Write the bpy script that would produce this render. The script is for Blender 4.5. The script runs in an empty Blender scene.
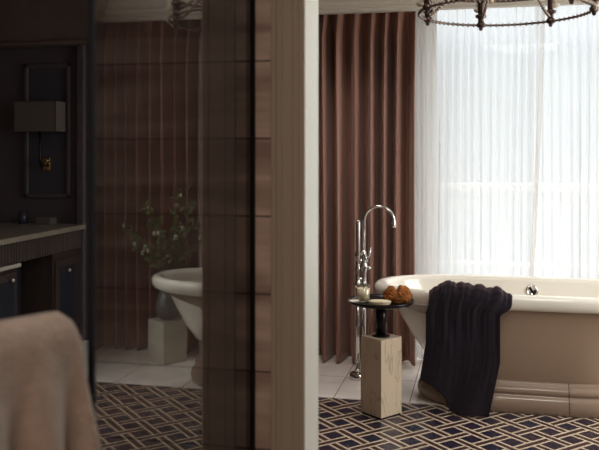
import bpy, bmesh, math, random
from mathutils import Vector, Matrix, noise
random.seed(7)
S = bpy.context.scene
C = S.collection
PI = math.pi
YAW = math.radians(12.7)

# ------------------------------------------------------------------ materials
def newmat(name):
    m = bpy.data.materials.new(name); m.use_nodes = True
    nt = m.node_tree; nt.nodes.clear()
    out = nt.nodes.new('ShaderNodeOutputMaterial')
    return m, nt, out

def N(nt, t, **kw):
    n = nt.nodes.new(t)
    for k, v in kw.items():
        if k in n.inputs: n.inputs[k].default_value = v
        else: setattr(n, k, v)
    return n

def c4(c): return (c[0], c[1], c[2], 1.0)

def pbr(name, col, rough=.5, metal=0.0, col2=None, nscale=8.0, stretch=(1, 1, 1), bump=0.0, bscale=60.0,
        sheen=0.0, stint=(1, 1, 1), spec=.5, coat=0.0, lo=.35, hi=.65, detail=4.0):
    m, nt, out = newmat(name)
    b = N(nt, 'ShaderNodeBsdfPrincipled')
    b.inputs['Base Color'].default_value = c4(col)
    b.inputs['Roughness'].default_value = rough
    b.inputs['Metallic'].default_value = metal
    b.inputs['Specular IOR Level'].default_value = spec
    b.inputs['Coat Weight'].default_value = coat
    if sheen:
        b.inputs['Sheen Weight'].default_value = sheen
        b.inputs['Sheen Roughness'].default_value = .4
        b.inputs['Sheen Tint'].default_value = c4(stint)
    tc = N(nt, 'ShaderNodeTexCoord')
    if col2 is not None:
        mp = N(nt, 'ShaderNodeMapping'); mp.inputs['Scale'].default_value = stretch
        nt.links.new(tc.outputs['Object'], mp.inputs['Vector'])
        nz = N(nt, 'ShaderNodeTexNoise', Scale=nscale, Detail=detail)
        nt.links.new(mp.outputs[0], nz.inputs['Vector'])
        r = N(nt, 'ShaderNodeValToRGB')
        r.color_ramp.elements[0].position = lo; r.color_ramp.elements[1].position = hi
        r.color_ramp.elements[0].color = c4(col); r.color_ramp.elements[1].color = c4(col2)
        nt.links.new(nz.outputs['Fac'], r.inputs['Fac'])
        nt.links.new(r.outputs['Color'], b.inputs['Base Color'])
    if bump:
        nb = N(nt, 'ShaderNodeTexNoise', Scale=bscale, Detail=3.0)
        nt.links.new(tc.outputs['Object'], nb.inputs['Vector'])
        bp = N(nt, 'ShaderNodeBump', Strength=bump, Distance=.01)
        nt.links.new(nb.outputs['Fac'], bp.inputs['Height'])
        nt.links.new(bp.outputs['Normal'], b.inputs['Normal'])
    nt.links.new(b.outputs[0], out.inputs['Surface'])
    return m

def math_n(nt, op, a, b=None, c=None):
    n = nt.nodes.new('ShaderNodeMath'); n.operation = op
    for i, v in enumerate((a, b, c)):
        if v is None: continue
        if isinstance(v, (int, float)): n.inputs[i].default_value = v
        else: nt.links.new(v, n.inputs[i])
    return n.outputs[0]

def mixc(nt, fac, a, b):
    n = nt.nodes.new('ShaderNodeMix'); n.data_type = 'RGBA'
    if isinstance(fac, (int, float)): n.inputs[0].default_value = fac
    else: nt.links.new(fac, n.inputs[0])
    for i, v in ((6, a), (7, b)):
        if isinstance(v, tuple): n.inputs[i].default_value = c4(v)
        else: nt.links.new(v, n.inputs[i])
    return n.outputs[2]

def floor_mat():
    m, nt, out = newmat('mosaic and marble floor')
    b = N(nt, 'ShaderNodeBsdfPrincipled')
    tc = N(nt, 'ShaderNodeTexCoord'); sx = N(nt, 'ShaderNodeSeparateXYZ')
    nt.links.new(tc.outputs['Object'], sx.inputs[0])
    X, Y = sx.outputs[0], sx.outputs[1]
    P = .1445 * math.sqrt(2)
    # lattice coordinates turned 45 degrees to the room
    u = math_n(nt, 'DIVIDE', math_n(nt, 'ADD', math_n(nt, 'SUBTRACT', X, Y), 5.135), P)
    v = math_n(nt, 'DIVIDE', math_n(nt, 'ADD', math_n(nt, 'ADD', X, Y), -4.03), P)
    def band(t):
        f = math_n(nt, 'ABSOLUTE', math_n(nt, 'SUBTRACT', math_n(nt, 'FRACT', t), .5))
        inside = math_n(nt, 'LESS_THAN', f, .195)
        gap = math_n(nt, 'LESS_THAN', f, .100)
        return inside, gap
    iu, gu = band(u); iv, gv = band(v)
    # weave: alternate which strap runs over at a crossing
    cu = math_n(nt, 'FLOOR', u); cv = math_n(nt, 'FLOOR', v)
    par = math_n(nt, 'ABSOLUTE', math_n(nt, 'MODULO', math_n(nt, 'ADD', cu, cv), 2.0))
    lu = math_n(nt, 'MULTIPLY', iu, math_n(nt, 'SUBTRACT', 1.0, gu))
    lv = math_n(nt, 'MULTIPLY', iv, math_n(nt, 'SUBTRACT', 1.0, gv))
    # over u: line = iu ? lu : lv ; over v: line = iv ? lv : lu
    ou = math_n(nt, 'ADD', math_n(nt, 'MULTIPLY', iu, lu), math_n(nt, 'MULTIPLY', math_n(nt, 'SUBTRACT', 1.0, iu), lv))
    ov = math_n(nt, 'ADD', math_n(nt, 'MULTIPLY', iv, lv), math_n(nt, 'MULTIPLY', math_n(nt, 'SUBTRACT', 1.0, iv), lu))
    line = math_n(nt, 'ADD', math_n(nt, 'MULTIPLY', par, ou), math_n(nt, 'MULTIPLY', math_n(nt, 'SUBTRACT', 1.0, par), ov))
    strap = math_n(nt, 'MAXIMUM', iu, iv)
    wn = N(nt, 'ShaderNodeTexWhiteNoise', noise_dimensions='2D')
    cb = N(nt, 'ShaderNodeCombineXYZ')
    nt.links.new(math_n(nt, 'FLOOR', math_n(nt, 'ADD', u, .5)), cb.inputs[0])
    nt.links.new(math_n(nt, 'FLOOR', math_n(nt, 'ADD', v, .5)), cb.inputs[1])
    nt.links.new(cb.outputs[0], wn.inputs['Vector'])
    fr = N(nt, 'ShaderNodeValToRGB'); fr.color_ramp.interpolation = 'LINEAR'
    fr.color_ramp.elements[0].color = (.013, .016, .036, 1)
    fr.color_ramp.elements[1].color = (.028, .017, .030, 1)
    nt.links.new(wn.outputs['Value'], fr.inputs['Fac'])
    field = mixc(nt, strap, fr.outputs['Color'], (.055, .028, .026))
    vo = N(nt, 'ShaderNodeTexVoronoi', Scale=85.0)
    nt.links.new(tc.outputs['Object'], vo.inputs['Vector'])
    cream = mixc(nt, math_n(nt, 'MULTIPLY', vo.outputs['Color'], .6), (.66, .53, .39), (.40, .28, .20))
    mosaic = mixc(nt, line, field, cream)
    # pale marble beyond the border
    nz = N(nt, 'ShaderNodeTexNoise', Scale=2.6, Detail=8.0, Distortion=1.6)
    nt.links.new(tc.outputs['Object'], nz.inputs['Vector'])
    mr = N(nt, 'ShaderNodeValToRGB')
    mr.color_ramp.elements[0].position = .35; mr.color_ramp.elements[1].position = .62
    mr.color_ramp.elements[0].color = (.74, .66, .61, 1); mr.color_ramp.elements[1].color = (.88, .82, .77, 1)
    nt.links.new(nz.outputs['Fac'], mr.inputs['Fac'])
    jx = math_n(nt, 'LESS_THAN', math_n(nt, 'ABSOLUTE', math_n(nt, 'SUBTRACT', math_n(nt, 'FRACT', math_n(nt, 'DIVIDE', math_n(nt, 'ADD', X, 10.30), .46)), .5)), .006)
    jy = math_n(nt, 'LESS_THAN', math_n(nt, 'ABSOLUTE', math_n(nt, 'SUBTRACT', math_n(nt, 'FRACT', math_n(nt, 'DIVIDE', math_n(nt, 'ADD', Y, .02), .46)), .5)), .006)
    marble = mixc(nt, math_n(nt, 'MAXIMUM', jx, jy), mr.outputs['Color'], (.25, .18, .15))
    edge = math_n(nt, 'LESS_THAN', Y, 4.80)
    col = mixc(nt, edge, marble, mosaic)
    nt.links.new(col, b.inputs['Base Color'])
    b.inputs['Roughness'].default_value = .33
    nt.links.new(b.outputs[0], out.inputs['Surface'])
    return m

def tile_mat():
    m, nt, out = newmat('veined wall tile')
    b = N(nt, 'ShaderNodeBsdfPrincipled')
    tc = N(nt, 'ShaderNodeTexCoord'); mp = N(nt, 'ShaderNodeMapping')
    mp.inputs['Scale'].default_value = (1.2, 1.2, 9)
    nt.links.new(tc.outputs['Object'], mp.inputs['Vector'])
    nz = N(nt, 'ShaderNodeTexNoise', Scale=1.6, Detail=6.0, Distortion=.6)
    nt.links.new(mp.outputs[0], nz.inputs['Vector'])
    r = N(nt, 'ShaderNodeValToRGB')
    e = r.color_ramp.elements
    e[0].position = .38; e[0].color = (.30, .21, .18, 1); e[1].position = .60; e[1].color = (.60, .47, .40, 1)
    nt.links.new(nz.outputs['Fac'], r.inputs['Fac'])
    sx = N(nt, 'ShaderNodeSeparateXYZ'); nt.links.new(tc.outputs['Object'], sx.inputs[0])
    j = math_n(nt, 'LESS_THAN', math_n(nt, 'FRACT', math_n(nt, 'DIVIDE', math_n(nt, 'ADD', sx.outputs[2], .025), .155)), .022)
    col = mixc(nt, j, r.outputs['Color'], (.07, .045, .04))
    nt.links.new(col, b.inputs['Base Color'])
    b.inputs['Roughness'].default_value = .35
    nt.links.new(b.outputs[0], out.inputs['Surface'])
    return m

def glass_mat(name, tint, refl, rough=0.0):
    m, nt, out = newmat(name)
    t = N(nt, 'ShaderNodeBsdfTransparent'); t.inputs['Color'].default_value = c4(tint)
    g = N(nt, 'ShaderNodeBsdfGlossy'); g.inputs['Roughness'].default_value = rough
    g.inputs['Color'].default_value = (1, .96, .90, 1)
    mx = N(nt, 'ShaderNodeMixShader'); mx.inputs[0].default_value = refl
    nt.links.new(t.outputs[0], mx.inputs[1]); nt.links.new(g.outputs[0], mx.inputs[2])
    nt.links.new(mx.outputs[0], out.inputs['Surface'])
    return m

def sheer_mat():
    m, nt, out = newmat('sheer voile')
    t = N(nt, 'ShaderNodeBsdfTransparent'); t.inputs['Color'].default_value = (1, 1, 1, 1)
    tl = N(nt, 'ShaderNodeBsdfTranslucent'); tl.inputs['Color'].default_value = (.80, .81, .82, 1)
    d = N(nt, 'ShaderNodeBsdfDiffuse'); d.inputs['Color'].default_value = (.95, .95, .94, 1)
    a = N(nt, 'ShaderNodeMixShader'); a.inputs[0].default_value = .42
    nt.links.new(tl.outputs[0], a.inputs[1]); nt.links.new(d.outputs[0], a.inputs[2])
    mx = N(nt, 'ShaderNodeMixShader'); mx.inputs[0].default_value = .50
    nt.links.new(t.outputs[0], mx.inputs[1]); nt.links.new(a.outputs[0], mx.inputs[2])
    nt.links.new(mx.outputs[0], out.inputs['Surface'])
    return m

def drape_mat():
    m, nt, out = newmat('brown satin drape')
    b = N(nt, 'ShaderNodeBsdfPrincipled')
    b.inputs['Base Color'].default_value = (.36, .175, .125, 1)
    b.inputs['Roughness'].default_value = .42
    b.inputs['Sheen Weight'].default_value = .25
    tl = N(nt, 'ShaderNodeBsdfTranslucent'); tl.inputs['Color'].default_value = (.40, .18, .13, 1)
    mx = N(nt, 'ShaderNodeMixShader'); mx.inputs[0].default_value = .12
    nt.links.new(b.outputs[0], mx.inputs[1]); nt.links.new(tl.outputs[0], mx.inputs[2])
    nt.links.new(mx.outputs[0], out.inputs['Surface'])
    return m

def enamel_plinth_mat():
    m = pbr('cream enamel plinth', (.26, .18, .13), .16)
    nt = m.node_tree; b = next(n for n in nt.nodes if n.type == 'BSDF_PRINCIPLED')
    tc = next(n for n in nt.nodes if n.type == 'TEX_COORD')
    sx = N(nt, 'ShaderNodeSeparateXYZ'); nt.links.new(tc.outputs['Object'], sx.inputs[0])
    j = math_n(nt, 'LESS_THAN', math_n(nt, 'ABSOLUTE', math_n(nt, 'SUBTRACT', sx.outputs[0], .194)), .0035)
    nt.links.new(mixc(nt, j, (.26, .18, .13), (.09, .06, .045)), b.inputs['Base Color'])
    return m

def emit_world():
    w = bpy.data.worlds.new('overcast'); S.world = w; w.use_nodes = True
    nt = w.node_tree; nt.nodes.clear()
    out = nt.nodes.new('ShaderNodeOutputWorld'); bg = nt.nodes.new('ShaderNodeBackground')
    tc = N(nt, 'ShaderNodeTexCoord'); sx = N(nt, 'ShaderNodeSeparateXYZ')
    nt.links.new(tc.outputs['Generated'], sx.inputs[0])
    r = N(nt, 'ShaderNodeValToRGB'); e = r.color_ramp.elements
    e[0].position = 0.0; e[0].color = (.34, .355, .37, 1)
    e[1].position = 1.0; e[1].color = (3.2, 3.2, 3.1, 1)
    x = e.new(.495); x.color = (.34, .355, .37, 1)
    x = e.new(.505); x.color = (.33, .355, .38, 1)
    x = e.new(.56); x.color = (.40, .43, .455, 1)
    x = e.new(.70); x.color = (2.4, 2.45, 2.5, 1)
    nt.links.new(math_n(nt, 'MULTIPLY_ADD', sx.outputs[2], .5, .5), r.inputs['Fac'])
    nt.links.new(r.outputs['Color'], bg.inputs['Color'])
    bg.inputs['Strength'].default_value = SKY
    nt.links.new(bg.outputs[0], out.inputs['Surface'])

SKY = 1.88
MIR = 0.0
M = {}
M['floor'] = floor_mat()
M['tile'] = tile_mat()
M['white_paint'] = pbr('white eggshell paint', (.80, .77, .71), .45)
M['taupe'] = pbr('taupe casing paint', (.38, .33, .27), .5)
M['jamb'] = pbr('white jamb paint', (.84, .81, .74), .4)
M['ceiling'] = pbr('warm white ceiling', (.62, .57, .50), .8)
M['cornice'] = pbr('cornice plaster', (.64, .57, .49), .6)
M['dark_panel'] = pbr('dark stained wall panelling', (.075, .063, .072), .45, col2=(.090, .072, .078), nscale=3, stretch=(6, 6, 1))
M['navy_panel'] = pbr('ink blue panel', (.052, .050, .066), .5)
M['brown_wall'] = pbr('brown wall covering', (.115, .080, .066), .6, col2=(.14, .098, .08), nscale=5)
M['ante_wall'] = pbr('anteroom wall', (.30, .24, .20), .7)
M['glass'] = glass_mat('smoked glass', (.43, .45, .48), .135)
M['clear'] = glass_mat('window pane', (.97, .98, .98), .02)
M['dark_metal'] = pbr('blackened metal', (.010, .010, .014), .8, spec=.1)
M['sheer'] = sheer_mat()
M['drape'] = drape_mat()
M['drape_band'] = pbr('brown header band', (.085, .042, .036), .6)
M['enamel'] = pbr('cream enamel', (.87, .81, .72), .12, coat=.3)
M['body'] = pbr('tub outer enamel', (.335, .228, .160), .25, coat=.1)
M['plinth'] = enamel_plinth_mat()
M['chrome'] = pbr('chrome', (.78, .76, .74), .08, metal=1.0)
M['satin'] = pbr('satin nickel', (.55, .50, .47), .32, metal=1.0)
M['plum'] = pbr('plum terry', (.017, .0145, .020), .95, col2=(.021, .017, .023), nscale=40, bump=.5, bscale=260, sheen=.8, stint=(.62, .40, .40), spec=.05)
M['cream_towel'] = pbr('oatmeal terry', (.27, .215, .18), .95, col2=(.32, .255, .215), nscale=60, bump=.45, bscale=330, sheen=.25, spec=.1)
M['marble'] = pbr('honed cream marble', (.56, .43, .31), .35, col2=(.42, .30, .20), nscale=4.2, lo=.60, hi=.72, detail=9, stretch=(1, 1, .6))
def vein(m, veincol):
    nt = m.node_tree
    rp = next(n for n in nt.nodes if n.type == 'VALTORGB'); nz = next(n for n in nt.nodes if n.type == 'TEX_NOISE')
    nz.inputs['Distortion'].default_value = 1.4; nz.inputs['Scale'].default_value = 5.5; nz.inputs['Detail'].default_value = 5
    base = tuple(rp.color_ramp.elements[0].color)
    e = rp.color_ramp.elements
    e[0].position = .478; e[1].position = .522; e[1].color = base
    x = e.new(.50); x.color = c4(veincol)
vein(M['marble'], (.38, .28, .20))
M['pale_block'] = pbr('pale grey marble', (.60, .56, .48), .4, col2=(.50, .46, .39), nscale=5)
M['bronze'] = pbr('dark bronze', (.022, .018, .020), .28, metal=.75)
M['ironwork'] = pbr('antique bronze', (.11, .070, .060), .34, metal=.8)
M['crystal'] = pbr('smoky crystal beads', (.42, .33, .28), .12, metal=.55)
M['amber'] = pbr('amber crystal', (.80, .62, .40), .1, metal=.3)
M['wax'] = pbr('cream wax', (.86, .77, .62), .5)
M['cupglass'] = glass_mat('clear tumbler glass', (.93, .92, .88), .13)
M['sponge'] = pbr('natural sponge', (.20, .062, .018), .95, col2=(.36, .13, .04), nscale=28, bump=1.0, bscale=110, spec=.1)
M['wood'] = pbr('pale brush wood', (.60, .42, .26), .5)
M['bristle'] = pbr('cream bristles', (.80, .66, .46), .9, bump=.8, bscale=240)
M['soap'] = pbr('pale soap', (.78, .68, .58), .45)
M['stone_top'] = pbr('grey beige stone top', (.30, .26, .21), .3, col2=(.22, .19, .15), nscale=6)
M['vanity_wood'] = pbr('dark brown vanity wood', (.055, .038, .032), .4, col2=(.040, .027, .024), nscale=3, stretch=(8, 8, 1))
M['vanity_dark'] = pbr('blue black lacquer', (.020, .022, .032), .35)
M['steel'] = pbr('brushed steel', (.60, .58, .55), .3, metal=1)
M['pale_rail'] = pbr('steel rail painted pale', (.46, .43, .38), .4)  # steel rail: its bright reflection is put into a pale matte colour
M['shade'] = pbr('linen lampshade', (.12, .098, .08), .9, bump=.3, bscale=400)
M['brass'] = pbr('brass', (.75, .42, .16), .25, metal=1)
M['ceramic'] = pbr('grey green glazed ceramic', (.13, .135, .125), .4)
M['bark'] = pbr('twig bark', (.06, .045, .03), .8)
M['leaf'] = pbr('green leaf', (.085, .12, .035), .5, col2=(.12, .16, .05), nscale=20)
M['petal'] = pbr('cream petal', (.42, .40, .30), .6)
M['stone_out'] = pbr('pale terrace stone', (.80, .80, .79), .8)
M['rail_out'] = pbr('weathered rail stone', (.50, .49, .47), .8)
M['tumbler'] = pbr('smoked tumbler', (.03, .03, .045), .15)
M['boxgrey'] = pbr('grey box', (.10, .085, .08), .6)

# ------------------------------------------------------------------ mesh helpers
def obj(name, bm, mat, parent=None, smooth=False, loc=None):
    me = bpy.data.meshes.new(name)
    bmesh.ops.recalc_face_normals(bm, faces=bm.faces)
    bm.to_mesh(me); bm.free()
    me.materials.append(mat)
    if smooth:
        for p in me.polygons: p.use_smooth = True
    o = bpy.data.objects.new(name, me); C.objects.link(o)
    if parent is not None: o.parent = parent
    if loc: o.location = loc
    return o

def tag(o, label, cat, group=None):
    o['label'] = label; o['category'] = cat
    if group: o['group'] = group
    return o

def thing(name, label, cat, loc=(0, 0, 0), rotz=0.0, group=None):
    o = bpy.data.objects.new(name, None); C.objects.link(o)
    o.empty_display_size = .1
    o.location = loc; o.rotation_euler = (0, 0, rotz)
    return tag(o, label, cat, group)

def struct(name, bm, mat, parent=None, smooth=False):
    o = obj(name, bm, mat, parent, smooth)
    if parent is None: o['kind'] = 'structure'
    return o

def B(): return bmesh.new()

def box(bm, x0, x1, y0, y1, z0, z1, bev=0.0, rot=None):
    g = bmesh.ops.create_cube(bm, size=1.0)
    vs = g['verts']
    for v in vs:
        v.co = Vector(((x0 + x1) / 2 + v.co.x * (x1 - x0), (y0 + y1) / 2 + v.co.y * (y1 - y0), (z0 + z1) / 2 + v.co.z * (z1 - z0)))
    if bev:
        es = list({e for v in vs for e in v.link_edges})
        bmesh.ops.bevel(bm, geom=es, offset=bev, segments=2, affect='EDGES', profile=.5)
    return bm

def loft(bm, loops, close=True, cap0=False, cap1=False):
    rows = [[bm.verts.new(p) for p in L] for L in loops]
    n = len(rows[0])
    for a, b in zip(rows, rows[1:]):
        for i in range(n if close else n - 1):
            j = (i + 1) % n
            bm.faces.new((a[i], a[j], b[j], b[i]))
    if cap0: bm.faces.new(list(reversed(rows[0])))
    if cap1: bm.faces.new(rows[-1])
    return rows

def lathe(bm, prof, cx=0, cy=0, n=32, cap0=True, cap1=True):
    loft(bm, [[(cx + r * math.cos(2 * PI * i / n), cy + r * math.sin(2 * PI * i / n), z) for i in range(n)] for r, z in prof], True, cap0, cap1)
    return bm

def tube(bm, pts, rad, n=12, cap=True):
    pts = [Vector(p) for p in pts]
    if not isinstance(rad, (list, tuple)): rad = [rad] * len(pts)
    loops = []; ref = None
    for i, p in enumerate(pts):
        t = (pts[min(i + 1, len(pts) - 1)] - pts[max(i - 1, 0)]).normalized()
        if ref is None: ref = t.orthogonal().normalized()
        ref = (ref - t * ref.dot(t)).normalized()
        q = t.cross(ref)
        loops.append([p + rad[i] * (ref * math.cos(2 * PI * k / n) + q * math.sin(2 * PI * k / n)) for k in range(n)])
    loft(bm, loops, True, cap, cap)
    return bm

def ball(bm, c, r, sub=2, sc=(1, 1, 1)):
    g = bmesh.ops.create_icosphere(bm, subdivisions=sub, radius=r)
    for v in g['verts']: v.co = Vector((v.co.x * sc[0], v.co.y * sc[1], v.co.z * sc[2])) + Vector(c)
    return g['verts']

def lerp(a, b, t): return a + (b - a) * t
def pl(xs, ys, t):
    if t <= xs[0]: return ys[0]
    for i in range(len(xs) - 1):
        if t <= xs[i + 1]:
            return lerp(ys[i], ys[i + 1], (t - xs[i]) / (xs[i + 1] - xs[i]))
    return ys[-1]
def sstep(t):
    t = max(0, min(1, t)); return t * t * (3 - 2 * t)

# ------------------------------------------------------------------ the setting
ZC = 2.75
bm = B(); box(bm, -4.0, 2.05, -1.3, 6.1, -.08, 0.0); struct('floor', bm, M['floor'])
bm = B(); box(bm, -4.0, 2.05, -1.3, 6.1, ZC, ZC + .08); struct('ceiling', bm, M['ceiling'])
# window wall with its opening
WX0, WX1, WZ = -.37, 1.15, 2.62
bm = B()
box(bm, -1.5, WX0, 5.95, 6.1, 0, ZC); box(bm, WX1, 2.05, 5.95, 6.1, 0, ZC); box(bm, WX0, WX1, 5.95, 6.1, WZ, ZC)
struct('wall_back', bm, M['white_paint'])
bm = B(); box(bm, 1.95, 2.05, 1.67, 3.40, 0, ZC); box(bm, 1.95, 2.05, 4.90, 5.95, 0, ZC); box(bm, 1.95, 2.05, 3.40, 4.90, 0, .5); box(bm, 1.95, 2.05, 3.40, 4.90, 2.45, ZC); struct('wall_right', bm, M['brown_wall'])
bm = B(); box(bm, -4.0, -3.9, -1.3, 6.1, 0, ZC); struct('wall_left', bm, M['dark_panel'])
bm = B(); box(bm, -3.9, -1.5, 5.85, 6.1, 0, ZC); struct('wall_panelled', bm, M['dark_panel'])
# panel moulding and pilaster on the panelled wall
bm = B()
x0, x1, z0, z1 = -3.60, -3.19, 1.13, 2.21
for (a, b_, c_, d_) in ((x0, x0 + .035, z0, z1), (x1 - .035, x1, z0, z1), (x0, x1, z0, z0 + .035), (x0, x1, z1 - .035, z1)):
    box(bm, a, b_, 5.822, 5.851, c_, d_, .008)
struct('trim_1', bm, M['dark_panel'])
bm = B(); box(bm, x0 + .035, x1 - .035, 5.842, 5.851, z0 + .035, z1 - .035); struct('trim_2', bm, M['navy_panel'])
bm = B(); box(bm, -3.125, -3.055, 5.80, 5.851, 0, 2.36, .012); struct('trim_3', bm, M['dark_panel'])
bm = B(); box(bm, -3.9, -1.5, 5.74, 5.851, 2.36, ZC, .01); box(bm, -3.9, -1.5, 5.71, 5.851, 2.345, 2.375, .008); struct('trim_4', bm, M['brown_wall'])
# cornice over the drapes, a moulded profile run along the window wall
prof = [(5.60, 2.478), (5.53, 2.478), (5.525, 2.498), (5.505, 2.503), (5.505, 2.520), (5.49, 2.525), (5.478, 2.545),
        (5.478, 2.562), (5.455, 2.568), (5.44, 2.60), (5.40, 2.65), (5.33, 2.70), (5.30, 2.71), (5.30, 2.752), (5.60, 2.752)]
bm = B(); loft(bm, [[(-1.5, y, z) for y, z in prof], [(1.95, y, z) for y, z in prof]], True, True, True); struct('trim_5', bm, M['cornice'])
bm = B(); loft(bm, [[(1.95 - (5.60 - y), 1.67, z) for y, z in prof], [(1.95 - (5.60 - y), 5.6, z) for y, z in prof]], True, True, True)
struct('trim_6', bm, M['cornice'])
# doorway wall: tiled pier, casing, jamb, right part, lintel
bm = B(); box(bm, -.794, -.395, 1.54, 1.67, 0, ZC); struct('wall_pier', bm, M['tile'])
bm = B()
box(bm, -.404, -.3365, 1.538, 1.67, 0, ZC)
box(bm, -.404, -.393, 1.533, 1.54, 0, ZC, .002); box(bm, -.383, -.360, 1.535, 1.54, 0, ZC, .002); box(bm, -.3475, -.3365, 1.532, 1.54, 0, ZC, .002)
struct('trim_7', bm, M['taupe'])
bm = B(); box(bm, -.3365, -.3345, 1.534, 1.666, 0, ZC); struct('trim_8', bm, M['jamb'])
bm = B(); box(bm, .85, 2.05, 1.54, 1.67, 0, ZC); box(bm, -.337, .85, 1.54, 1.67, 2.55, ZC); struct('wall_front', bm, M['ante_wall'])
bm = B(); box(bm, 1.1, 1.2, -1.3, 1.54, 0, ZC); struct('wall_hall_right', bm, M['ante_wall'])
bm = B(); box(bm, -4.0, 1.2, -1.4, -1.3, 0, ZC); struct('wall_hall_back', bm, M['ante_wall'])

# window: frame, sill and pane
bm = B()
box(bm, WX0, WX0 + .06, 5.99, 6.05, .06, WZ); box(bm, WX1 - .06, WX1, 5.99, 6.05, .06, WZ)
box(bm, WX0, WX1, 5.99, 6.05, WZ - .06, WZ); box(bm, WX0, WX1, 5.97, 6.08, 0, .06)
w = struct('window_1', bm, M['white_paint'])
bm = B(); box(bm, WX0 + .06, WX1 - .06, 6.018, 6.024, .06, WZ - .06); obj('pane', bm, M['clear'], w)
bm = B(); box(bm, -6, 8, 6.1, 7.7, -.10, -.02); struct('terrace', bm, M['stone_out'])

bm = B()
box(bm, 1.98, 2.03, 3.40, 3.46, .5, 2.45); box(bm, 1.98, 2.03, 4.84, 4.90, .5, 2.45); box(bm, 1.98, 2.03, 3.40, 4.90, .5, .56); box(bm, 1.98, 2.03, 3.40, 4.90, 2.39, 2.45); box(bm, 1.98, 2.03, 4.13, 4.17, .5, 2.45)
w = struct('window_2', bm, M['white_paint'])
bm = B(); box(bm, 2.003, 2.008, 3.45, 4.85, .55, 2.40); obj('pane', bm, M['clear'], w)

# balcony railing beyond the glass
t = thing('balcony_railing', 'pale balcony balustrade faintly seen through the sheer curtains', 'railing', (0, 7.35, -.02))
bm = B(); box(bm, -3, 4, -.06, .06, 1.17, 1.24, .01); obj('top_rail', bm, M['rail_out'], t)
bm = B(); box(bm, -3, 4, -.03, .03, 1.04, 1.075, .006); obj('middle_rail', bm, M['rail_out'], t)
bm = B(); box(bm, -3, 4, -.03, .03, .50, .535, .006); obj('lower_rail', bm, M['rail_out'], t)
bm = B(); box(bm, -3, 4, -.08, .08, 0, .30, .01); obj('kerb', bm, M['rail_out'], t)
for k in range(29):
    x = -2.9 + k * .24
    bm = B(); tube(bm, [(x, 0, .30), (x, 0, 1.17)], .011, 8); obj('baluster', bm, M['rail_out'], t)
for k in range(28):
    x = -2.78 + k * .24
    bm = B(); tube(bm, [(x + .05 * math.cos(a), 0, 1.12 + .045 * math.sin(a)) for a in [i * PI / 8 for i in range(17)]], .008, 6)
    obj('scroll', bm, M['rail_out'], t)

# ------------------------------------------------------------------ curtains
def drape(name, x0, x1, folds, seed, amp=.094, y=5.70, ztop=2.54, mat='drape', nx=420, nz=44, zb=.012, over=.06, pinch=True, edge_tilt=0.0, parent=None):
    rnd = random.Random(seed)
    # uneven pleat widths
    ws = [rnd.uniform(.82, 1.18) for _ in range(folds)]
    tot = sum(ws); cuts = [0]
    for q in ws: cuts.append(cuts[-1] + q / tot)
    amps = [rnd.uniform(.78, 1.12) for _ in range(folds)]
    bm = B(); rows = []
    for j in range(nz + 1):
        v = j / nz
        z = lerp(ztop, zb, v)
        row = []
        for i in range(nx + 1):
            u = i / nx
            k = 0
            while k < folds - 1 and u > cuts[k + 1]: k += 1
            f = (u - cuts[k]) / (cuts[k + 1] - cuts[k])
            wdt = (cuts[k + 1] - cuts[k]) * (x1 - x0)
            th = 2 * PI * f
            a = amp * amps[k]
            if pinch:
                hd = sstep((ztop - z - .05) / .22)
                a *= lerp(.38, 1.0, hd)
            drift = .25 * math.sin(1.7 * v + k * 1.3 + seed) * sstep(v * 2)
            sway = .006 * math.sin(3 * v + k * .9 + seed)
            yy = y - a * math.cos(th + drift) * (1 + .12 * math.sin(5 * v + k))
            xx = lerp(x0, x1, u) + over * wdt * math.sin(2 * th + 2 * drift) * .42 * (sstep(v * 4) if pinch else 1) + sway + edge_tilt * v * (u ** 2)
            row.append(bm.verts.new((xx, yy, z)))
        rows.append(row)
    for a, b_ in zip(rows, rows[1:]):
        for i in range(nx): bm.faces.new((a[i], a[i + 1], b_[i + 1], b_[i]))
    return obj(name, bm, M[mat], parent, smooth=True)

def full_drape(x0, x1, folds, seed, label):
    t = thing('drape', label, 'curtain', ((x0 + x1) / 2, 5.67, 0), 0, None)
    p = drape('panel', x0 - t.location.x, x1 - t.location.x, folds, seed, y=0, parent=t)
    t['group'] = 'brown drapes'
    p.modifiers.new('thick', 'SOLIDIFY').thickness = .004
    return t
d1 = full_drape(-1.30, -.437, 8, 3, 'brown floor length satin drape left of the bright window, behind the tall tub tap')
d2 = full_drape(1.13, 1.90, 8, 11, 'brown floor length drape seen dimly in the dark glass, behind the flowering branches')

s1 = drape('sheer_curtain', -.47, .415, 15, 5, amp=.020, y=5.815, mat='sheer', nx=620, nz=24, over=.62, edge_tilt=-.035)
tag(s1, 'white sheer curtain left of the slanting seam, over the window behind the bathtub', 'curtain', 'sheer window curtains')
s2 = drape('sheer_curtain', .375, 1.24, 14, 9, amp=.020, y=5.865, mat='sheer', nx=620, nz=24, over=.62)
tag(s2, 'white sheer curtain right of the slanting seam, at the right edge of the photo', 'curtain', 'sheer window curtains')

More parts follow.
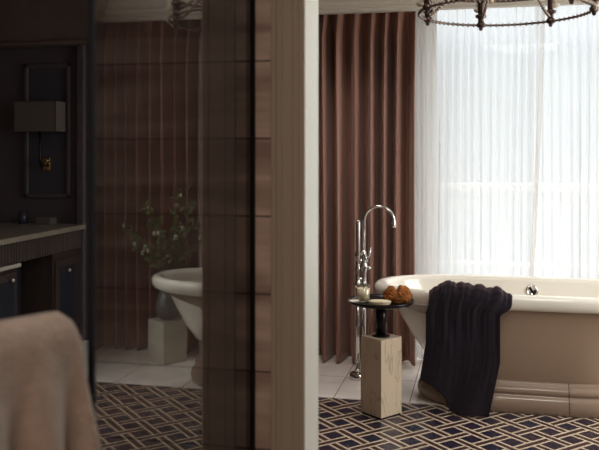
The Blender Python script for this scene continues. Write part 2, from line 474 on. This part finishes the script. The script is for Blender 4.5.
def hem_mat():
    m, nt, out = newmat('doubled voile hem')
    t = N(nt, 'ShaderNodeBsdfTransparent')
    tl = N(nt, 'ShaderNodeBsdfTranslucent'); tl.inputs['Color'].default_value = (.62, .56, .50, 1)
    mx = N(nt, 'ShaderNodeMixShader'); mx.inputs[0].default_value = .55
    nt.links.new(t.outputs[0], mx.inputs[1]); nt.links.new(tl.outputs[0], mx.inputs[2])
    nt.links.new(mx.outputs[0], out.inputs['Surface'])
    return m
M['hem'] = hem_mat()
bm = B(); rows = []
for j in range(41):
    v = j / 40; xc = .430 - .100 * v + .006 * math.sin(5 * v)
    rows.append([bm.verts.new((xc - .016 + .032 * i / 4, 5.788 + .004 * math.sin(i * 1.6), lerp(2.54, .012, v))) for i in range(5)])
for a, b_ in zip(rows, rows[1:]):
    for i in range(4): bm.faces.new((a[i], a[i + 1], b_[i + 1], b_[i]))
obj('edge_hem', bm, M['hem'], s1, True)

# ------------------------------------------------------------------ bathtub
XC, YC = .300, 5.03
def stadium(hl, hy, z, ex=None, n=28, m=10, hr=None):
    ex = ex if ex is not None else hy * .98
    ex = min(ex * 1.6, hl * .98)
    hr = hr or hl; exr = min(ex, hr * .98)
    P = []
    for i in range(n + 1):
        a = -PI / 2 + PI * i / n
        P.append((hr - exr + exr * math.cos(a), hy * math.sin(a), z))
    for i in range(1, m): P.append((lerp(hr - exr, -hl + ex, i / m), hy, z))
    for i in range(n + 1):
        a = PI / 2 + PI * i / n
        P.append((-hl + ex + ex * math.cos(a), hy * math.sin(a), z))
    for i in range(1, m): P.append((lerp(-hl + ex, hr - exr, i / m), -hy, z))
    return P
tub = thing('bathtub', 'freestanding cream bathtub with rolled rim on a moulded plinth by the window', 'bathtub', (XC, YC, 0))
outer = [(.585, .225, .165), (.592, .235, .19), (.620, .262, .27), (.660, .288, .36), (.705, .305, .45), (.765, .318, .525), (.83, .330, .575), (.885, .338, .600)]
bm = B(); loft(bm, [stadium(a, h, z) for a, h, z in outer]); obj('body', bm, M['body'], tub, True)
rim = [(.885, .338, .600), (.915, .362, .606), (.935, .375, .618), (.945, .381, .640), (.946, .382, .662), (.940, .376, .680), (.928, .366, .690),
       (.912, .352, .694), (.893, .336, .692), (.878, .322, .684), (.866, .312, .668)]
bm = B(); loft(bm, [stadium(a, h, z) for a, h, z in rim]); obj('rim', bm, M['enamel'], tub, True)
inner = [(.866, .312, .668), (.845, .305, .61), (.79, .292, .50), (.72, .276, .38), (.65, .252, .29), (.56, .20, .25), (.40, .10, .243)]
bm = B(); loft(bm, [stadium(a, h, z) for a, h, z in inner], True, False, True); obj('basin', bm, M['enamel'], tub, True)
plinth = [(.655, .280, 0), (.672, .289, .012), (.680, .294, .045), (.672, .290, .080), (.652, .276, .098), (.640, .268, .104), (.640, .268, .108), (.648, .275, .116),
          (.650, .277, .130), (.642, .270, .146), (.628, .258, .153), (.622, .254, .156), (.622, .254, .170), (.612, .246, .176), (.560, .20, .178)]
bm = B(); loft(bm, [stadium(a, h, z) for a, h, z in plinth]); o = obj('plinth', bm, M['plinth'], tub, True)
o.location.x = 0
# overflow
ov = None
bm = B(); lathe(bm, [(.0, -.004), (.036, -.004), (.040, 0), (.038, .006), (.030, .010), (.026, .006), (0.0, .006)], n=28, cap0=False, cap1=False)
ov = obj('overflow', bm, M['chrome'], tub, True); ov.location = (.026, .303, .609); ov.rotation_euler = (math.radians(84), 0, 0)
bm = B(); box(bm, -.006, .006, -.024, .024, .006, .016, .003); hd = obj('overflow_knob', bm, M['dark_metal'], ov); hd.rotation_euler = (0, 0, .6)

# ------------------------------------------------------------------ plum towel over the rim
def cloth_path():
    # (y, z) of the fall: from inside the tub, over the rim, down outside
    return [(4.80, .50), (4.775, .60), (4.755, .66), (4.738, .700), (4.712, .728), (4.682, .730), (4.652, .712), (4.634, .680), (4.628, .64), (4.628, .58)]
path = cloth_path()
bm = B(); NU, NV = 110, 90
grid = []
hem_u = [0, .18, .34, .46, .60, 1.0]; hem_z = [.20, .165, .11, .03, .012, .012]
for j in range(NV + 1):
    row = []
    for i in range(NU + 1):
        u = i / NU
        zh = pl(hem_u, hem_z, u)
        f = j / NV * (len(path) - 1 + 8)
        if f <= len(path) - 1:
            k = min(int(f), len(path) - 2); y, z = [lerp(path[k][q], path[k + 1][q], f - k) for q in (0, 1)]
            v = 0.0; drop = 0
        else:
            drop = (f - (len(path) - 1)) / 8
            y, z = lerp(4.628, 4.632, drop), lerp(.58, zh, drop)
        top = 1 - drop
        xt = lerp(-.292, .183, u) + .012 * math.sin(9 * u + 1)
        xm = lerp(-.300, .112, u)
        xb = pl([0, .34, .6, 1], [-.335, -.20, -.125, .05], u)
        if drop < .45: x = lerp(xt, xm, sstep((.71 - z) / .13) if y < 4.66 else 0)
        else: x = lerp(xm, xb, (drop - .45) / .55)
        # folds: deep and crowded on the rim, longer below
        nz1 = noise.noise((u * 9.0, j / NV * 2.2, 3.1)); nz2 = noise.noise((u * 22.0, j / NV * 5.0, 7.7))
        wv = math.sin(2 * PI * (u * 5.2 + .35 * nz1)) * .5 + .5
        tp = math.exp(-((z - .70) / .09) ** 2)
        nz3 = noise.noise((u * 3.2 + drop * .6, drop * 1.1, 1.7))
        y -= .010 + .006 * wv * (1 - min(1, drop * 2.5)) + .014 * (nz3 + .5) * min(1, drop * 3) + .005 * nz2 * (1 - drop)
        z += tp * (.004 + .005 * wv + .020 * nz1 + .012 * nz2 - .052 * (1 - min(1, u / .18)) ** 1.4 + .020 * math.exp(-((u - .36) / .22) ** 2))
        if u > .8: z += -.045 * tp * ((u - .8) / .2) ** 1.3
        z += -.020 * tp * u ** 1.5
        row.append(bm.verts.new((x, y, max(z, .008))))
    grid.append(row)
for a, b_ in zip(grid, grid[1:]):
    for i in range(NU): bm.faces.new((a[i], a[i + 1], b_[i + 1], b_[i]))
tw = obj('bath_towel', bm, M['plum'], None, True)
sm = tw.modifiers.new('thick', 'SOLIDIFY'); sm.thickness = .012; sm.offset = 0
tag(tw, 'dark plum towel draped over the near rim of the bathtub, its end on the floor', 'towel')

# ------------------------------------------------------------------ floor standing tub tap
tap = thing('tub_tap', 'tall chrome floor standing bath tap with gooseneck spout and hand shower', 'tap', (-.772, 5.27, 0))
bm = B(); lathe(bm, [(.074, 0), (.076, .006), (.074, .030), (.066, .036), (.050, .040), (.0, .040)], n=36, cap1=False); obj('base_plate', bm, M['chrome'], tap, True)
for px in (-.018, .022):
    bm = B(); tube(bm, [(px, 0, .03), (px, 0, .62)], .0135, 16)
    lathe(bm, [(.021, .036), (.021, .056), (.014, .062)], px, 0, 20); obj('riser_pipe', bm, M['chrome'], tap, True)
bm = B()
lathe(bm, [(.018, .60), (.024, .604), (.024, .63), (.019, .64), (.017, .70), (.021, .72), (.021, .735), (.017, .745), (.017, .79), (.022, .80), (.022, .83), (.014, .845)], -.018, 0, 20)
lathe(bm, [(.018, .60), (.022, .604), (.022, .63), (.017, .64), (.015, .70), (.020, .715), (.026, .74), (.026, .755), (.018, .77), (.016, .84), (.011, .85)], .022, 0, 20)
tube(bm, [(-.03, 0, .655), (.035, 0, .655)], .012, 12); tube(bm, [(-.03, 0, .775), (.035, 0, .775)], .013, 12)
obj('valve_body', bm, M['chrome'], tap, True)
bm = B(); pts = [(.022, 0, .83), (.022, 0, 1.04)]
for i in range(1, 25):
    a = PI - (PI * .985) * i / 24
    pts.append((.121 + .099 * math.cos(a), 0, 1.043 + .097 * math.sin(a)))
pts += [(.2205, 0, 1.02), (.2195, 0, 1.004)]
sp = tube(bm, pts, [.0105] * (len(pts) - 5) + [.011, .0125, .0135, .0145, .0145], 16); obj('gooseneck_spout', bm, M['chrome'], tap, True)
bm = B(); lathe(bm, [(.008, .80), (.013, .83), (.0155, .86), (.0155, 1.035), (.012, 1.048)], -.014, -.012, 20); obj('hand_shower', bm, M['satin'], tap, True)
bm = B(); tube(bm, [(.030, -.012, .79), (.052, -.016, .80), (.060, -.018, .82), (.072, -.02, .868)], [.011, .009, .007, .0055], 10); ball(bm, (.072, -.02, .868), .0065); obj('lever', bm, M['chrome'], tap, True)
bm = B(); tube(bm, [(.030, -.014, .735), (.058, -.02, .735)], .010, 12); ball(bm, (.060, -.02, .735), .014, 2); tube(bm, [(.05, -.022, .77), (.028, -.022, .835)], .006, 8); obj('handle', bm, M['chrome'], tap, True)

# ------------------------------------------------------------------ drinks table
TX, TY = -.551, 4.57
tb = thing('drinks_table', 'small side table with round black tray on a square marble block', 'table', (TX, TY, 0), math.radians(52))
h = .083
bm = B(); box(bm, -h, h, -h, h, .012, .447, .003); obj('marble_base', bm, M['marble'], tb)
bm = B(); box(bm, -h + .006, h - .006, -h + .006, h - .006, 0, .014); obj('foot', bm, M['bronze'], tb)
bm = B(); lathe(bm, [(.050, .447), (.051, .450), (.049, .453), (.031, .455), (.029, .459)], n=32); obj('flange', bm, M['bronze'], tb, True)
bm = B(); lathe(bm, [(.0295, .458), (.0295, .632)], n=32); obj('stem', bm, M['bronze'], tb, True)
bm = B(); lathe(bm, [(.0, .628), (.03, .628), (.165, .631), (.182, .640), (.191, .654), (.187, .655), (.179, .644), (.163, .637), (0, .636)], n=64, cap0=False, cap1=False); obj('tray', bm, M['bronze'], tb, True)
TZ = .638
cd = thing('candle_glass', 'cream candle in a clear glass tumbler on the black tray', 'candle', (-.652, 4.56, TZ))
bm = B(); lathe(bm, [(.034, 0), (.038, .004), (.040, .106), (.0375, .106), (.036, .010), (0, .010)], n=32, cap1=False); obj('glass', bm, M['cupglass'], cd, True)
bm = B(); lathe(bm, [(.0345, .0105), (.0362, .080), (.030, .079), (0, .078)], n=32, cap1=False); wx = obj('wax', bm, M['wax'], cd, True)
bm = B(); tube(bm, [(0, 0, .076), (.002, 0, .09)], .0012, 6); obj('wick', bm, M['dark_metal'], wx)
br = thing('bath_brush', 'oval pale wooden bath brush with cream bristles lying on the black tray', 'brush', (-.552, 4.505, TZ + .001), math.radians(6))
def oval(a, b_, z, n=36): return [(a * math.cos(2 * PI * i / n), b_ * math.sin(2 * PI * i / n), z) for i in range(n)]
bm = B(); loft(bm, [oval(.056, .028, .0), oval(.060, .032, .003), oval(.060, .032, .009), oval(.056, .029, .012)], True, True, True); obj('back', bm, M['wood'], br, True)
bm = B()
lp = [oval(.060, .031, .011), oval(.066, .035, .015), oval(.064, .034, .020), oval(.050, .026, .0245), oval(.022, .010, .026)]
loft(bm, lp, True, True, True); obj('bristles', bm, M['bristle'], br, True)
# sponge
bm = B()
vs = ball(bm, (0, 0, 0), .055, 5)
def spongeshape(c):
    d = c.normalized()
    lobe = .060 * (1 + .10 * math.cos(2 * math.atan2(d.y, d.x)))
    dent = -.030 * math.exp(-((d.x + .12) ** 2) / .03) * max(0, d.z) ** 1.2
    r = lobe + dent + .0075 * noise.noise(d * 3.2) + .005 * noise.noise(d * 8) + .0028 * noise.noise(d * 22)
    p = d * r
    return Vector((p.x * 1.22, p.y * .98, max(p.z * .92, -.040)))
for v in bm.verts: v.co = spongeshape(v.co)
for v in bm.verts: v.co.z += .040
sg = obj('sea_sponge', bm, M['sponge'], None, True, (-.460, 4.595, TZ + .001)); sg.rotation_euler = (0, 0, .2)
tag(sg, 'rust brown lumpy sea sponge on the right side of the black tray', 'sponge')
bm = B(); box(bm, -.030, .030, -.016, .016, 0, .014, .006); so = obj('soap_bar', bm, M['soap'], None, False, (-.702, 4.53, TZ + .003)); so.rotation_euler = (0, -.06, .4)
tag(so, 'pale little soap bar at the left tip of the black tray, left of the candle', 'soap')

# ------------------------------------------------------------------ chandelier
R = .345
ch = thing('chandelier', 'beaded bronze ring chandelier hanging in front of the window, cut by the top edge', 'chandelier', (.10, 3.35, 2.068))
def ring_pts(r, z, n=72): return [(r * math.cos(2 * PI * i / n), r * math.sin(2 * PI * i / n), z) for i in range(n + 1)]
bm = B(); tube(bm, ring_pts(R, 0), .0048, 8, False); obj('lower_ring', bm, M['ironwork'], ch, True)
bm = B(); tube(bm, ring_pts(R * .96, .105), .006, 8, False); obj('upper_ring', bm, M['ironwork'], ch, True)
bm = B()
for i in range(84):
    a = 2 * PI * i / 84; ball(bm, (R * math.cos(a), R * math.sin(a), 0), .0068, 1, (1, 1, 1.45))
obj('bead_trim', bm, M['crystal'], ch, True)
bm = B()
for i in range(90):
    a = 2 * PI * i / 90; ball(bm, (R * .96 * math.cos(a), R * .96 * math.sin(a), .105), .008, 1)
obj('upper_bead_trim', bm, M['crystal'], ch, True)
for k in range(7):
    a = math.radians(-61 + 360 / 7 * k) + YAW
    ca, sa = math.cos(a), math.sin(a)
    pos = lambda r, z: (r * ca, r * sa, z)
    bm = B()
    tube(bm, [pos(R, -.01), pos(R, .12), pos(R * .98, .22), pos(R * .8, .38), pos(R * .4, .48), pos(.02, .50)], [.013, .013, .011, .009, .008, .008], 8)
    lathe(bm, [(.012, .03), (.024, .036), (.024, .046), (.012, .05)], R * ca, R * sa, 14)
    lathe(bm, [(.010, -.010), (.017, -.006), (.019, .006), (.013, .014)], R * ca, R * sa, 14)
    post = obj('arm', bm, M['ironwork'], ch, True)
    bm = B(); ball(bm, pos(R, -.015), .009, 2, (1, 1, 1.1))
    obj('finial', bm, M['amber'] if k in (6,) else M['ironwork'], post, True)
    bm = B()
    for q in range(31):
        f = q / 30
        ball(bm, pos(lerp(R, .05, f), .02 + .40 * f ** 1.6), .0085, 1)
    obj('bead_chain', bm, M['crystal'], ch, True)
    # candle cup and sleeve standing out beside each arm
    bm = B(); lathe(bm, [(.006, .06), (.020, .066), (.024, .078), (.011, .078), (.011, .16), (.0, .162)], (R + .03) * ca, (R + .03) * sa, 14, True, False)
    obj('candle_sleeve', bm, M['wax'], ch, True)
bm = B(); lathe(bm, [(.0, .42), (.02, .43), (.035, .46), (.03, .52), (.012, .54), (.012, .60), (.06, .625), (.075, .66), (0, .66)], n=24, cap0=False, cap1=False); obj('stem', bm, M['ironwork'], ch, True)

# ------------------------------------------------------------------ smoked glass panel and its edge strips
gp = thing('glass_panel', 'smoked glass shower panel mirroring the tub end, drape and flowers', 'glass panel', (-.4412, 1.54, 0), math.radians(MIR))
bm = B(); box(bm, -.005, 0, -.676, -.004, .004, 2.30); obj('pane', bm, M['glass'], gp)
bm = B(); box(bm, -.0062, .0008, -.683, -.675, .0, 2.30, .001); obj('edge_strip', bm, M['dark_metal'], gp)
bm = B(); box(bm, -.012, .004, -.012, 0, .0, 2.30, .001); obj('wall_channel', bm, M['dark_metal'], gp)

# ------------------------------------------------------------------ pale towel in the foreground, over a low partition
Fp = Vector((-.262 * .9755 - .92 * .2198, -.262 * .2198 + .92 * .9755, 0))
Np = Vector((-.400 * .9755 - .70 * .2198, -.400 * .2198 + .70 * .9755, 0))
ax = (Fp - Np).normalized(); sd = Vector((ax.y, -ax.x, 0))       # sd points to the camera's right
L = (Fp - Np).length
bm = B()
pA = Np - ax * .25; pB = Fp - ax * .035
for s_ in (0,):
    q = [pA + sd * .012, pB + sd * .012, pB - sd * .012, pA - sd * .012]
    loft(bm, [[(p.x, p.y, 0) for p in q], [(p.x, p.y, 1.27) for p in q]], True, True, True)
struct('wall_low', bm, M['ante_wall'])
bm = B(); rows = []
NU, NV = 120, 90
ztop = 1.315
for j in range(NV + 1):
    f = j / NV * 2 - 1                       # -1 far side hem .. 0 ridge .. +1 near side hem
    row = []
    for i in range(NU + 1):
        u = i / NU                           # 0 near end (off frame) .. 1 far end
        s0 = -.25 + (L + .25) * u
        e = max(0, (u - .945) / .055)
        zz = ztop - .016 * e ** 2.6 + .014 * (1 - u) + .002 * math.sin(9 * u)
        arc = abs(f) * .62
        sg_ = 1 if f > 0 else -1
        rr = .022
        if arc < rr * 1.45:
            th = arc / rr; off = sg_ * rr * math.sin(th); z = zz - rr * (1 - math.cos(th))
        else:
            off = sg_ * (rr * .99); z = zz - rr * .88 - (arc - rr * 1.45)
        dn = sstep((zz - z) / .16)
        fold = math.sin(2 * PI * (u * 7.3) + 1.1 * math.sin(4 * u + 1) + (zz - z) * 3.0)
        off += sg_ * dn * (.002 + .040 * (.5 + .5 * fold) * (.40 + (zz - z) * 1.5))
        # the far end hangs a little outwards
        s1 = s0 - .008 * e * (1 - dn)
        p = Np + ax * s1 + sd * off
        row.append(bm.verts.new((p.x, p.y, z)))
    rows.append(row)
for a, b_ in zip(rows, rows[1:]):
    for i in range(NU): bm.faces.new((a[i], a[i + 1], b_[i + 1], b_[i]))
ht = obj('hand_towel', bm, M['cream_towel'], None, True)
sm = ht.modifiers.new('thick', 'SOLIDIFY'); sm.thickness = .008; sm.offset = 0
tag(ht, 'pale oatmeal towel hanging blurred in the left foreground', 'towel')

# ------------------------------------------------------------------ vanity on the left
ct = thing('vanity_countertop', 'grey stone vanity counter with a fluted dark frieze under the wall lamp', 'countertop', (-3.46, 4.9, 0))
bm = B(); box(bm, -.43, .43, -1.0, .89, .893, .931, .006); obj('stone_slab', bm, M['stone_top'], ct)
bm = B(); box(bm, -.43, .385, -1.0, .88, .745, .893)
y = -.98
while y < .86:
    lathe(bm, [(.014, .748), (.014, .890)], .385, y, 10); y += .036
obj('fluted_frieze', bm, M['vanity_wood'], ct)
def cabinet(y0, y1, label, knob_y, knob_z):
    t = thing('vanity_cabinet', label, 'cabinet', (-3.46, (y0 + y1) / 2, 0), 0, 'vanity cabinets')
    hw = (y1 - y0) / 2
    bm = B(); box(bm, -.43, .36, -hw, hw, .0, .744); obj('carcass', bm, M['vanity_wood'], t)
    bm = B(); box(bm, .36, .38, -hw + .02, hw - .02, .06, .69, .006); dr = obj('door', bm, M['vanity_wood'], t)
    bm = B(); box(bm, .378, .386, -hw + .07, hw - .07, .12, .63, .004); obj('door_panel', bm, M['vanity_dark'], dr)
    bm = B(); ky = knob_y - (y0 + y1) / 2; ball(bm, (.405, ky, knob_z), .016, 2); tube(bm, [(.375, ky, knob_z), (.40, ky, knob_z)], .007, 8); obj('knob', bm, M['steel'], dr, True)
    return t
cabinet(5.40, 5.78, 'dark vanity cabinet at the right end under the stone counter', 5.571, .60)
c2 = cabinet(3.95, 4.93, 'dark vanity cabinet at the left photo edge with a pale top rail', 4.81, .64)
bm = B(); box(bm, .361, .402, -.48, .48, .716, .742, .004); obj('steel_rail', bm, M['pale_rail'], c2)
bm = B(); box(bm, -3.88, -3.35, 4.95, 5.38, 0, .70); o = struct('trim_9', bm, M['vanity_dark'])

sc_ = thing('wall_sconce', 'brass wall lamp with a wide box linen shade above the vanity', 'lamp', (-3.40, 5.842, 1.40))
bm = B()
X0, X1, Y0, Y1, Z0, Z1, q = -.182, .182, -.19, -.035, .262, .495, .004
box(bm, X0, X1, Y0, Y0 + q, Z0, Z1); box(bm, X0, X1, Y1 - q, Y1, Z0, Z1); box(bm, X0, X0 + q, Y0, Y1, Z0, Z1); box(bm, X1 - q, X1, Y0, Y1, Z0, Z1)
obj('lamp_shade', bm, M['shade'], sc_)
bm = B(); box(bm, -.03, .03, -.012, 0, -.05, .05, .004); obj('backplate', bm, M['brass'], sc_)
bm = B(); tube(bm, [(0, 0, -.005), (0, -.06, -.01), (0, -.10, .0), (0, -.112, .04), (0, -.112, .40)], .009, 10); obj('arm', bm, M['bronze'], sc_, True)
bm = B(); ball(bm, (.045, -.08, .03), .018, 2); tube(bm, [(0, -.08, -.004), (.045, -.08, .02)], .008, 8); obj('switch_knob', bm, M['brass'], sc_, True)
bm = B(); lathe(bm, [(.018, .36), (.018, .44)], 0, -.112, 12); lathe(bm, [(.012, .262), (.0122, .27)], 0, -.112, 8); box(bm, -.178, .178, -.115, -.109, .395, .401); obj('lamp_holder', bm, M['brass'], sc_)

tu = obj('tumbler', lathe(B(), [(.030, 0), (.036, .003), (.038, .105), (.034, .105), (.032, .008), (0, .008)], n=24, cap1=False), M['tumbler'], None, True, (-3.53, 5.70, .931))
tag(tu, 'dark tumbler standing on the vanity counter below the lamp', 'tumbler')
bm = B(); box(bm, -.065, .065, -.05, .05, 0, .055, .006); bx = obj('box', bm, M['boxgrey'], None, False, (-3.34, 5.72, .931))
tag(bx, 'low grey box on the vanity counter below the lamp', 'box')

# ------------------------------------------------------------------ pedestal, vase and branches seen in the glass
pd = thing('plinth_stand', 'square pale marble block under the vase, seen in the dark glass', 'stand', (1.308, 5.405, 0), math.radians(-56 + 90))
bm = B(); box(bm, -.100, .100, -.100, .100, .0, .30, .004); obj('block', bm, M['pale_block'], pd)
va = thing('vase', 'round grey green vase on the marble block, seen in the dark glass', 'vase', (1.297, 5.40, .30))
bm = B(); lathe(bm, [(.055, 0), (.078, .02), (.092, .08), (.090, .13), (.070, .19), (.045, .23), (.042, .26), (.050, .275), (.044, .274), (.036, .25), (0, .24)], n=36, cap1=False); obj('body', bm, M['ceramic'], va, True)
bq = thing('flowering_branches', 'loose flowering green branches standing in the vase, seen in the dark glass', 'flowers', (1.290, 5.40, .55))
rnd = random.Random(4)
ends = [(.25, -.08, .40), (.30, .0, .30), (.18, -.05, .58), (.08, -.08, .52), (-.06, -.03, .64), (-.15, -.06, .72), (-.22, -.04, .62), (-.24, -.08, .48), (-.28, -.05, .36), (-.12, -.12, .40), (.02, -.12, .38), (.34, -.05, .42)]
for e in ends:
    bm = B(); p0 = Vector((rnd.uniform(-.012, .012), rnd.uniform(-.012, .012), -.03)); p1 = Vector((e[0] * .3, e[1] * .3, e[2] * .55)); p2 = Vector(e)
    pts = [p0 * (1 - f) ** 2 + p1 * 2 * f * (1 - f) + p2 * f * f for f in [k / 10 for k in range(11)]]
    tube(bm, pts, [.005 - .0035 * k / 10 for k in range(11)], 6)
    st = obj('branch', bm, M['bark'], bq, True)
    bm = B()
    for k in range(26):
        f = rnd.uniform(.35, 1.0); i = min(int(f * 10), 9); p = pts[i].lerp(pts[i + 1], f * 10 - i)
        d = Vector((rnd.uniform(-1, 1), rnd.uniform(-1, .6), rnd.uniform(-.4, 1))).normalized(); ln = rnd.uniform(.035, .065)
        sdv = d.orthogonal().normalized() * ln * .28; up = d.cross(sdv).normalized() * ln * .08
        prev = None
        vv = [bm.verts.new(q_) for q_ in (p, p + d * ln * .35 + sdv, p + d * ln * .7 + sdv * .8 + up, p + d * ln, p + d * ln * .7 - sdv * .8 + up, p + d * ln * .35 - sdv, p + d * ln * .5 - up)]
        for a_, b2 in ((0, 1), (1, 2), (2, 3), (3, 4), (4, 5), (5, 0)): bm.faces.new((vv[a_], vv[b2], vv[6]))
    obj('leaves', bm, M['leaf'], st, True)
    for k in range(1 if e[0] < .2 else 2):
        f = rnd.uniform(.55, 1.0); i = min(int(f * 10), 9); p = pts[i].lerp(pts[i + 1], f * 10 - i)
        bm = B(); ball(bm, p + Vector((rnd.uniform(-.02, .02), -.015, .01)), rnd.uniform(.010, .018), 2, (1, 1, 1.25)); obj('blossom', bm, M['petal'], st, True)

# ------------------------------------------------------------------ light
emit_world()
def area(name, loc, size, energy, col, rot=(0, 0, 0), sizey=None):
    l = bpy.data.lights.new(name, 'AREA'); l.energy = energy; l.color = col
    l.shape = 'RECTANGLE'; l.size = size; l.size_y = sizey or size
    o = bpy.data.objects.new(name, l); C.objects.link(o); o.location = loc; o.rotation_euler = rot
    return o
po = area('window_daylight', ((WX0 + WX1) / 2, 6.09, 1.34), WX1 - WX0, 1.0, (1, 1, 1), (math.radians(-90), 0, 0), 2.5)
po.data.cycles.is_portal = True
area('side_window_daylight', (2.12, 4.15, 1.48), 1.5, 58, (.97, .97, .92), (0, math.radians(90), 0), 1.9)
area('doorway_fill', (.45, 2.25, 2.72), .8, 24, (.98, 1.0, .94))  # added fill that brightens the jamb from above; no fixture here
dl = area('floor_fill', (-.85, 4.75, 2.73), .5, 6.5, (1.0, .93, .86)); dl.data.spread = math.radians(110)  # added fill over the marble floor and drape, without a fixture
area('hall_fill', (-.35, -.6, 2.6), 1.2, 31.0, (1.0, .80, .66))  # added warm fill behind the camera for casing, tile and near towel

# ------------------------------------------------------------------ camera
cam = bpy.data.cameras.new('camera'); co = bpy.data.objects.new('camera', cam); C.objects.link(co)
co.location = (0, 0, 1.5); co.rotation_euler = (PI / 2, 0, YAW)
cam.sensor_width = 36; cam.lens = 800 / 599 * 36; cam.shift_y = -73 / 599
cam.clip_start = .05
cam.dof.use_dof = True; cam.dof.focus_distance = 4.7; cam.dof.aperture_fstop = 6.3
S.camera = co
S.view_settings.view_transform = 'Standard'; S.view_settings.look = 'None'
S.view_settings.gamma = 1; S.view_settings.exposure = 0.0; S.view_settings.use_curve_mapping = False
S.cycles.transparent_max_bounces = 32
S.cycles.max_bounces = 14; S.cycles.diffuse_bounces = 8
S.cycles.use_denoising = True
S.cycles.sample_clamp_indirect = 6.0
